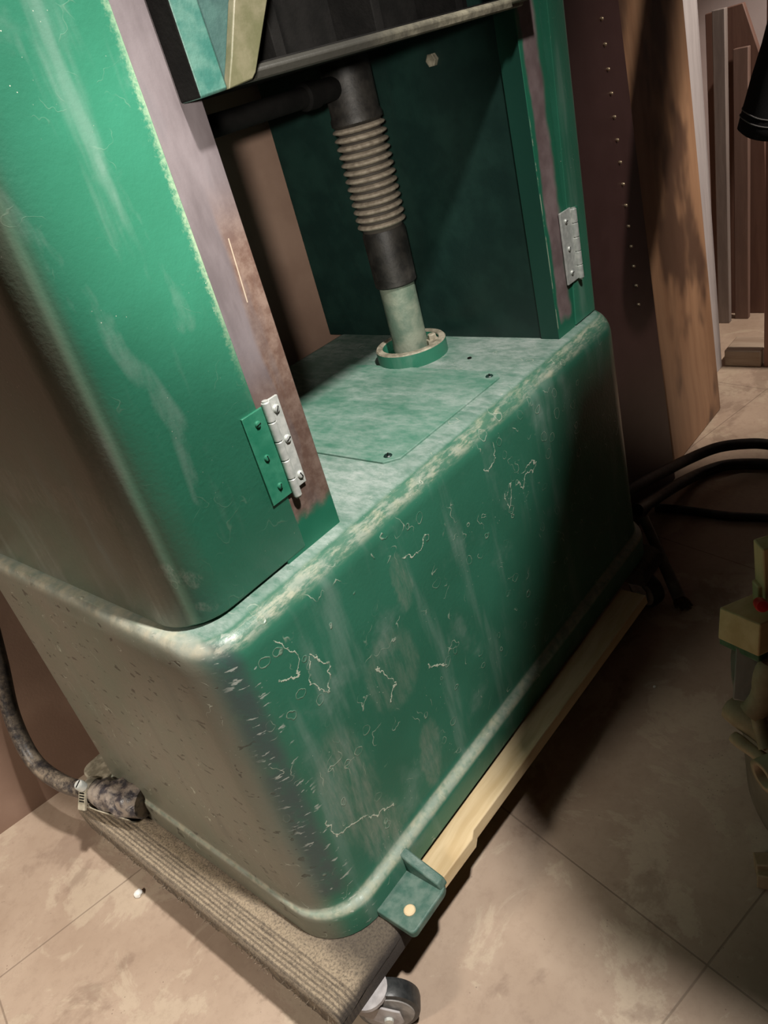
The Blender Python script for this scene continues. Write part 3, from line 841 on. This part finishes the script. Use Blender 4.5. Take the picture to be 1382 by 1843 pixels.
# worm-drive hose clamp
bm = bmesh.new(); c = E1.lerp(E2, 0.10); rings = []
fr = Matrix((( sd.x, up.x, dv.x, c.x), (sd.y, up.y, dv.y, c.y), (sd.z, up.z, dv.z, c.z), (0, 0, 0, 1)))
lathe(bm, [(0.0190, -0.006), (0.0200, -0.006), (0.0200, 0.006), (0.0190, 0.006)], (0, 0, 0), n=36, cap=False)
bm.transform(fr)
cl = obj('hose_clamp', bm, M['dustmetal'], CB, smooth=True, angle=40)
AN = math.radians(38)
q = sd * math.cos(AN) + up * math.sin(AN); tq = dv.cross(q)
fr2 = Matrix(((tq.x, dv.x, q.x, c.x), (tq.y, dv.y, q.y, c.y), (tq.z, dv.z, q.z, c.z), (0, 0, 0, 1)))
bm = bmesh.new()
add_box(bm, -0.010, 0.018, -0.0062, 0.0062, 0.0185, 0.0215, fr2)
for k in range(5): add_box(bm, -0.008 + k * 0.0035, -0.0064 + k * 0.0035, -0.0042, 0.0042, 0.0214, 0.0219, fr2)
o = obj('worm_band', bm, [M['dustmetal'], M['black_and_shade']], cl)
for i, p in enumerate(o.data.polygons):
    if i >= 6: p.material_index = 1
bm = bmesh.new(); lathe(bm, [(0.0068, -0.003), (0.0068, 0.006), (0.0055, 0.008)], (0, 0, 0), n=20)
add_box(bm, -0.005, 0.005, -0.0008, 0.0008, 0.0078, 0.0085)
bm.transform(fr2 @ Matrix.Translation((-0.013, 0, 0.0225)) @ Matrix.Rotation(math.radians(-35), 4, 'Y'))
o = obj('clamp_screw', bm, [M['zinc'], M['black_and_shade']], cl, smooth=True)
for p in o.data.polygons[-6:]: p.material_index = 1

# ------------------------------------------------------------------ boards standing on the right
def leaning(name, p0, w, th, h, ang, tilt, mat, top_cut=0.0, bevel=0.002):
    """board standing at p0 (its lower right front corner); ang turns its width, tilt leans it back"""
    bm = box(-w, 0, 0, th, 0, h)
    if top_cut:
        for v in bm.verts:
            if v.co.z > h * 0.5 and v.co.x > -w * 0.5: v.co.z += top_cut
    o = obj(name, bm, mat, None, bevel=bevel)
    o.location = p0; o.rotation_euler = (-tilt, 0, ang)
    return o
SP = thing('shelf_side_panel', 'dark brown laminate panel with a row of shelf pins, next to the green machine', 'panel', (1.121, 0.10, ZF))
SP.rotation_euler = (-0.047, 0, 0)
bm = box(-0.30, 0, 0, 0.018, 0, 1.25)
o = bpy.data.objects.new('board', bpy.data.meshes.new('board')); bm.to_mesh(o.data); bm.free(); o.data.materials.append(M['shelf']); COL.objects.link(o); o.parent = SP
for k in range(18):
    bm = bmesh.new(); lathe(bm, [(0.0022, 0.002), (0.0027, -0.0015), (0.0020, -0.004), (0.0006, -0.0048)], (0, 0, 0), 'Y', n=14)
    me = bpy.data.meshes.new('shelf_pin'); bmesh.ops.recalc_face_normals(bm, faces=bm.faces); bm.to_mesh(me); bm.free(); me.materials.append(M['pin'])
    for p in me.polygons: p.use_smooth = True
    o = bpy.data.objects.new('shelf_pin', me); COL.objects.link(o); o.parent = SP
    o.location = (-0.066, 0, 0.392 + 0.0338 * k)
wp = leaning('timber_plank', (1.432, 0.115, ZF), 0.275, 0.040, 1.25, 0.0, 0.055, M['plank'], bevel=0.006)
tag(wp, 'wide weathered brown timber plank with dark stains standing beside the dark panel', 'plank')
# ragged chewed foot of the plank
wb = leaning('board', (1.656, 0.19, ZF), 0.08, 0.018, 1.25, 0.0, 0.036, M['whiteboard'])
wb.name = 'white_board'; tag(wb, 'narrow white board edge standing directly behind the brown timber plank', 'board')
bm = bmesh.new()
prism(bm, [(0.335, ZF), (0.190, ZF), (0.196, 0.26), (0.206, 0.50), (0.247, 0.625), (0.335, 0.620)], 2.015, 2.033, 'X')  # slanting top corner: a shadow edge built into the outline
fb = tag(obj('fibreboard_sheet', bm, M['brownboard'], bevel=0.002), 'wide dark brown board with a shadow edge cut into its top corner standing before the pale wall', 'board')
gb = leaning('narrow_board', (1.940, 0.268, ZF), 0.030, 0.02, 0.762, -PI / 2, 0.02, M['greyboard'])
tag(gb, 'narrow grey board standing nearest the white board, in front of the dark brown one', 'board')
mb = leaning('narrow_board', (1.972, 0.228, ZF), 0.036, 0.018, 0.67, -PI / 2, 0.03, M['midboard'])
tag(mb, 'narrow mid-brown board leaning just right of the narrow grey one', 'board')
pb = leaning('reddish_board', (1.665, -0.06, ZF), 0.155, 0.02, 1.25, -PI / 2, 0.02, M['pinkboard'])
tag(pb, 'reddish board standing upright at the right edge behind the hanging black garment', 'board')
bm = box(1.66, 1.75, 0.100, 0.186, ZF, ZF + 0.042)
tag(obj('wood_block', bm, M['blockwood'], bevel=0.003), 'grey-brown wooden block lying on the floor beside the plank foot', 'block')

# hanging garment: sleeve end with two rows of stitching
JK = thing('jacket', 'black jacket sleeve hanging at the right edge with pale stitching at the cuff', 'garment', (1.02, -0.12, 0.55))
def sleeve_ring(c, rx, ry, tilt, n=28):
    out = []
    for k in range(n):
        a = 2 * PI * k / n
        v = Vector((rx * math.cos(a), ry * math.sin(a), 0)); v.rotate(Matrix.Rotation(tilt, 3, 'X'))
        out.append(Vector(c) + v)
    return out
C0 = Vector((1.0398, -0.1000, 0.5103))
bm = bmesh.new()
def SC(h): return C0 + Vector((0.61, -0.53, 0)) * (0.50 * h + 0.25 * h * h) + Vector((0, 0, h))
R0 = [sleeve_ring(SC(h), a, b, t) for h, a, b, t in ((0.0, 0.050, 0.040, 0.30), (0.014, 0.0515, 0.0415, 0.30), (0.035, 0.051, 0.042, 0.28), (0.06, 0.052, 0.043, 0.25), (0.10, 0.055, 0.046, 0.2), (0.16, 0.060, 0.05, 0.15), (0.26, 0.066, 0.055, 0.1), (0.55, 0.075, 0.065, 0.0))]
loft(bm, R0, cap=False)
for v in bm.verts: v.co += Vector((noise.noise(v.co * 22), noise.noise(v.co * 22 + Vector((7, 0, 0))), 0)) * 0.005
sl = obj('sleeve', bm, M['cloth'], JK, smooth=True, angle=80)
sol = sl.modifiers.new('thick', 'SOLIDIFY'); sol.thickness = 0.003
for dz in (0.016, 0.024):
    bm = bmesh.new(); r = sleeve_ring(SC(dz), 0.0521, 0.0424, 0.29, 40)
    r = [p + Vector((noise.noise(p * 22), noise.noise(p * 22 + Vector((7, 0, 0))), 0)) * 0.005 for p in r]
    tube(bm, r + [r[0]], 0.0008, 6)
    obj('stitching', bm, M['thread'], JK, smooth=True)

# ------------------------------------------------------------------ cables, rod on the floor to the right
def flex(name, pts, r, mat, label, cat, group=None):
    bm = bmesh.new(); tube(bm, spline(pts, 10), r, 14)
    return tag(obj(name, bm, mat, smooth=True), label, cat, group)
zc_ = ZF + 0.0115
flex('rubber_cable', [(0.8139, 0.0600, 0.0178), (0.8675, 0.0550, 0.0085), (0.9708, 0.0500, -0.0216), (1.0605, 0.0450, -0.0482), (1.1345, 0.0200, -0.0617), (1.1845, -0.0150, -0.0761), (1.2101, -0.0500, -0.0872), (1.2395, -0.1000, -0.1120), (1.2341, -0.1600, -0.1355)], 0.0105, M['rubber'],
     'upper of two black cables looping across the floor past the plank foot', 'cable')
flex('rubber_cable', [(0.8402, 0.0500, -0.0259), (0.9299, 0.0650, -0.0659), (1.0370, 0.0650, -0.0979), (1.1315, 0.0531, -0.1225), (1.1749, 0.0141, -0.1225), (1.1941, -0.0549, -0.1225), (1.1894, -0.1232, -0.1225)], 0.0112, M['rubber'],
     'lower of two black cables looping across the floor', 'cable')
flex('flat_hose', [(0.9988, 0.0895, -0.1270), (1.0024, 0.0638, -0.1270), (1.0062, 0.0179, -0.1270), (1.0087, -0.0416, -0.1270), (1.0211, -0.1063, -0.1270), (1.0311, -0.1737, -0.1270)], 0.0078, M['rubber'],
     'thin dark hose lying straight on the floor below the two cable loops', 'hose')
RD = thing('grey_rod', 'grey rod with frayed brown end lying on the floor by the base', 'rod', (0.7675, -0.0387, -0.1300))
bm = bmesh.new(); A = Vector((0.8211, 0.0300, -0.0256)); B = Vector((0.7560, -0.0498, -0.1250))
tube(bm, [A, A.lerp(B, .3), A.lerp(B, .7), B], [0.0085, 0.0085, 0.0095, 0.0105], 14)
obj('shaft', bm, M['greyrod'], RD, smooth=True)
bm = bmesh.new(); d = (B - A).normalized()
for k in range(60):
    v = Vector((random.gauss(0, 1), random.gauss(0, 1), random.gauss(0, .6))).normalized()
    s0 = B + v * 0.005; e = B + d * random.uniform(0.008, 0.026) + v * random.uniform(0.007, 0.015); e.z = max(e.z, ZF + 0.002)
    tube(bm, [s0, (s0 + e) / 2 + v * 0.002, e], [0.0016, 0.0019, 0.0012], 5)
obj('frayed_end', bm, M['frayed'], RD, smooth=True)['kind'] = 'stuff'

# ------------------------------------------------------------------ tub of offcuts at the right
TB = thing('offcut_tub', 'dusty beige round tub full of wood offcuts at the right edge', 'tub', (0.525, -0.405, ZF))
bm = bmesh.new()
lathe(bm, [(0.166, ZF), (0.169, ZF + 0.004), (0.178, 0.045), (0.184, 0.046), (0.184, 0.058), (0.179, 0.060), (0.175, 0.056), (0.163, ZF + 0.008)], (0.525, -0.405, 0), n=64)
obj('tub_body', bm, M['tub'], TB, smooth=True, angle=40)
def between(name, a, b, w, h, mat, label, cat, roll=0.0, group=None, taper=1.0, bev=0.0015):
    a, b = Vector(a), Vector(b); d = b - a; L = d.length; d.normalize()
    u = d.orthogonal() if abs(d.z) > 0.9 else Vector((0, 0, 1)); u = (u - d * u.dot(d)).normalized(); s_ = d.cross(u)
    F = Matrix(((d.x, s_.x, u.x, a.x), (d.y, s_.y, u.y, a.y), (d.z, s_.z, u.z, a.z), (0, 0, 0, 1))) @ Matrix.Rotation(roll, 4, 'X')
    bm = box(0, L, -w / 2, w / 2, -h / 2, h / 2)
    for v in bm.verts:
        if v.co.x > L / 2: v.co.y *= taper; v.co.z *= taper
    bm.transform(F)
    return tag(obj(name, bm, mat, None, bevel=bev), label, cat, group)
def stick(a, b, r, label, bend=0.006, mat=None):
    a, b = Vector(a), Vector(b); P = []; rad = []
    for k in range(9):
        t = k / 8; p = a.lerp(b, t); p += Vector((noise.noise(p * 20), noise.noise(p * 20 + Vector((5, 0, 0))), noise.noise(p * 20 + Vector((0, 9, 0))))) * bend
        P.append(p); rad.append(r * (1 + 0.25 * noise.noise(p * 60)))
    bm = bmesh.new(); tube(bm, P, rad, 10)
    return tag(obj('stick', bm, mat or M['stick'], smooth=True, angle=60), label, 'stick')
between('wood_offcut', (0.3721, -0.2720, 0.1924), (0.60, -0.36, 0.135), 0.045, 0.034, M['offcut'], 'yellow wood block with green edge lying crosswise on top of the offcuts', 'offcut', 0.1)
between('green_offcut', (0.3771, -0.2700, 0.1669), (0.60, -0.36, 0.111), 0.045, 0.012, M['greenedge'], 'green painted strip directly beneath the yellow wood block', 'offcut', 0.1)
between('wood_offcut', (0.4215, -0.2850, 0.1830), (0.4137, -0.2850, 0.2720), 0.018, 0.018, M['offcutz'], 'tall yellow stick standing highest of the offcuts in the tub', 'offcut')
between('wood_offcut', (0.4176, -0.2790, 0.1842), (0.4143, -0.2790, 0.2233), 0.012, 0.012, M['offcutz'], 'short pale stick standing just above the red peg', 'offcut')
bm = bmesh.new(); lathe(bm, [(0.0002, 0.004), (0.005, 0.003), (0.0062, -0.002), (0.0055, -0.014)], (0, 0, 0), n=18)
bm.transform(Matrix.Translation(Vector((0.3730, -0.2930, 0.2295))) @ Matrix.Rotation(math.radians(-60), 4, 'Y') @ Matrix.Rotation(math.radians(25), 4, 'X'))
tag(obj('peg', bm, M['red'], smooth=True), 'small red peg end sticking out of the offcuts', 'peg')
between('grey_offcut', (0.4282, -0.2620, 0.1654), (0.4486, -0.2680, 0.1675), 0.020, 0.020, M['dark_teal'], 'dark grey-green wood scrap behind the red peg', 'offcut', 0.5)
between('slat', (0.3572, -0.2820, 0.1183), (0.3809, -0.2780, 0.1652), 0.022, 0.006, M['greyboard'], 'grey slat with a hole standing below the yellow block', 'slat')
stick((0.3692, -0.2660, 0.0880), (0.3508, -0.3114, 0.0860), 0.0135, 'thick stick poking out farthest over the tub rim', 0.005)
stick((0.3447, -0.2760, 0.0760), (0.3209, -0.3225, 0.0780), 0.0062, 'thin reddish stick poking over the rim below the thick stick', 0.003)
stick((0.3545, -0.2874, 0.1080), (0.3778, -0.3015, 0.1500), 0.0130, 'peeling stick leaning upward beneath the yellow block', 0.008)
stick((0.3602, -0.2877, 0.1180), (0.3301, -0.3080, 0.0900), 0.0070, 'crooked stick crossing between the thick and thin sticks', 0.008)
bm = bmesh.new(); a = Vector((0.3020, -0.3140, 0.0860)); d = (Vector((0.75, -0.55, 0.02))).normalized()
tube(bm, [a, a + d * 0.10], [0.0165, 0.0165], 24, cap=False)
tb = obj('tube_offcut', bm, M['stick'], smooth=True, angle=60)
sm = tb.modifiers.new('wall', 'SOLIDIFY'); sm.thickness = 0.006
tag(tb, 'hollow round tube end facing out of the tub', 'tube')
between('wood_scrap', (0.3476, -0.2926, -0.1240), (0.3636, -0.3235, -0.1240), 0.020, 0.018, M['stick'], 'upper of two wood scraps on the floor at lower right edge', 'scrap', 0.2)
between('wood_scrap', (0.3356, -0.2986, -0.1260), (0.3454, -0.3314, -0.1260), 0.018, 0.016, M['stick'], 'lower of two wood scraps on the floor at lower right edge', 'scrap', 0.4)
# unseen bench added to shade the floor and base front
WB = thing('shade_bench', 'unseen dark wooden bench added at right to shade the floor and base', 'shade_bench', (0.9, -0.75, ZF))
bm = bmesh.new()
prism(bm, [(0.145, -1.30), (0.145, -0.42), (0.200, -0.325), (0.42, -0.240), (0.90, -0.240), (0.90, -1.30)], 0.81, 0.85, 'Z')
obj('shade_bench_top', bm, M['brownboard'], WB, bevel=0.003)
for (x, y) in ((0.42, -1.2), (0.82, -1.2), (0.82, -0.62), (0.70, -0.62)):
    obj('shade_bench_leg', box(x, x + 0.06, y - 0.06, y, ZF, 0.81), M['brownboard'], WB, bevel=0.003)
# crumbs
def crumb(p, r, label, mat):
    bm = bmesh.new(); bmesh.ops.create_icosphere(bm, subdivisions=2, radius=r)
    for v in bm.verts: v.co *= 1 + 0.35 * noise.noise(v.co * 300 + Vector(p) * 50)
    for v in bm.verts: v.co.z *= 0.8
    bm.transform(Matrix.Translation(p)); return tag(obj('crumb', bm, mat, smooth=True, angle=30), label, 'crumb')
crumb((-0.066, 0.362, ZF + 0.004), 0.0056, 'white crumb on the floor beside the ribbed matting edge', M['white'])
crumb((0.5635, -0.0882, -0.1330), 0.0022, 'tiny white crumb on the dark floor in front of the machine', M['white'])
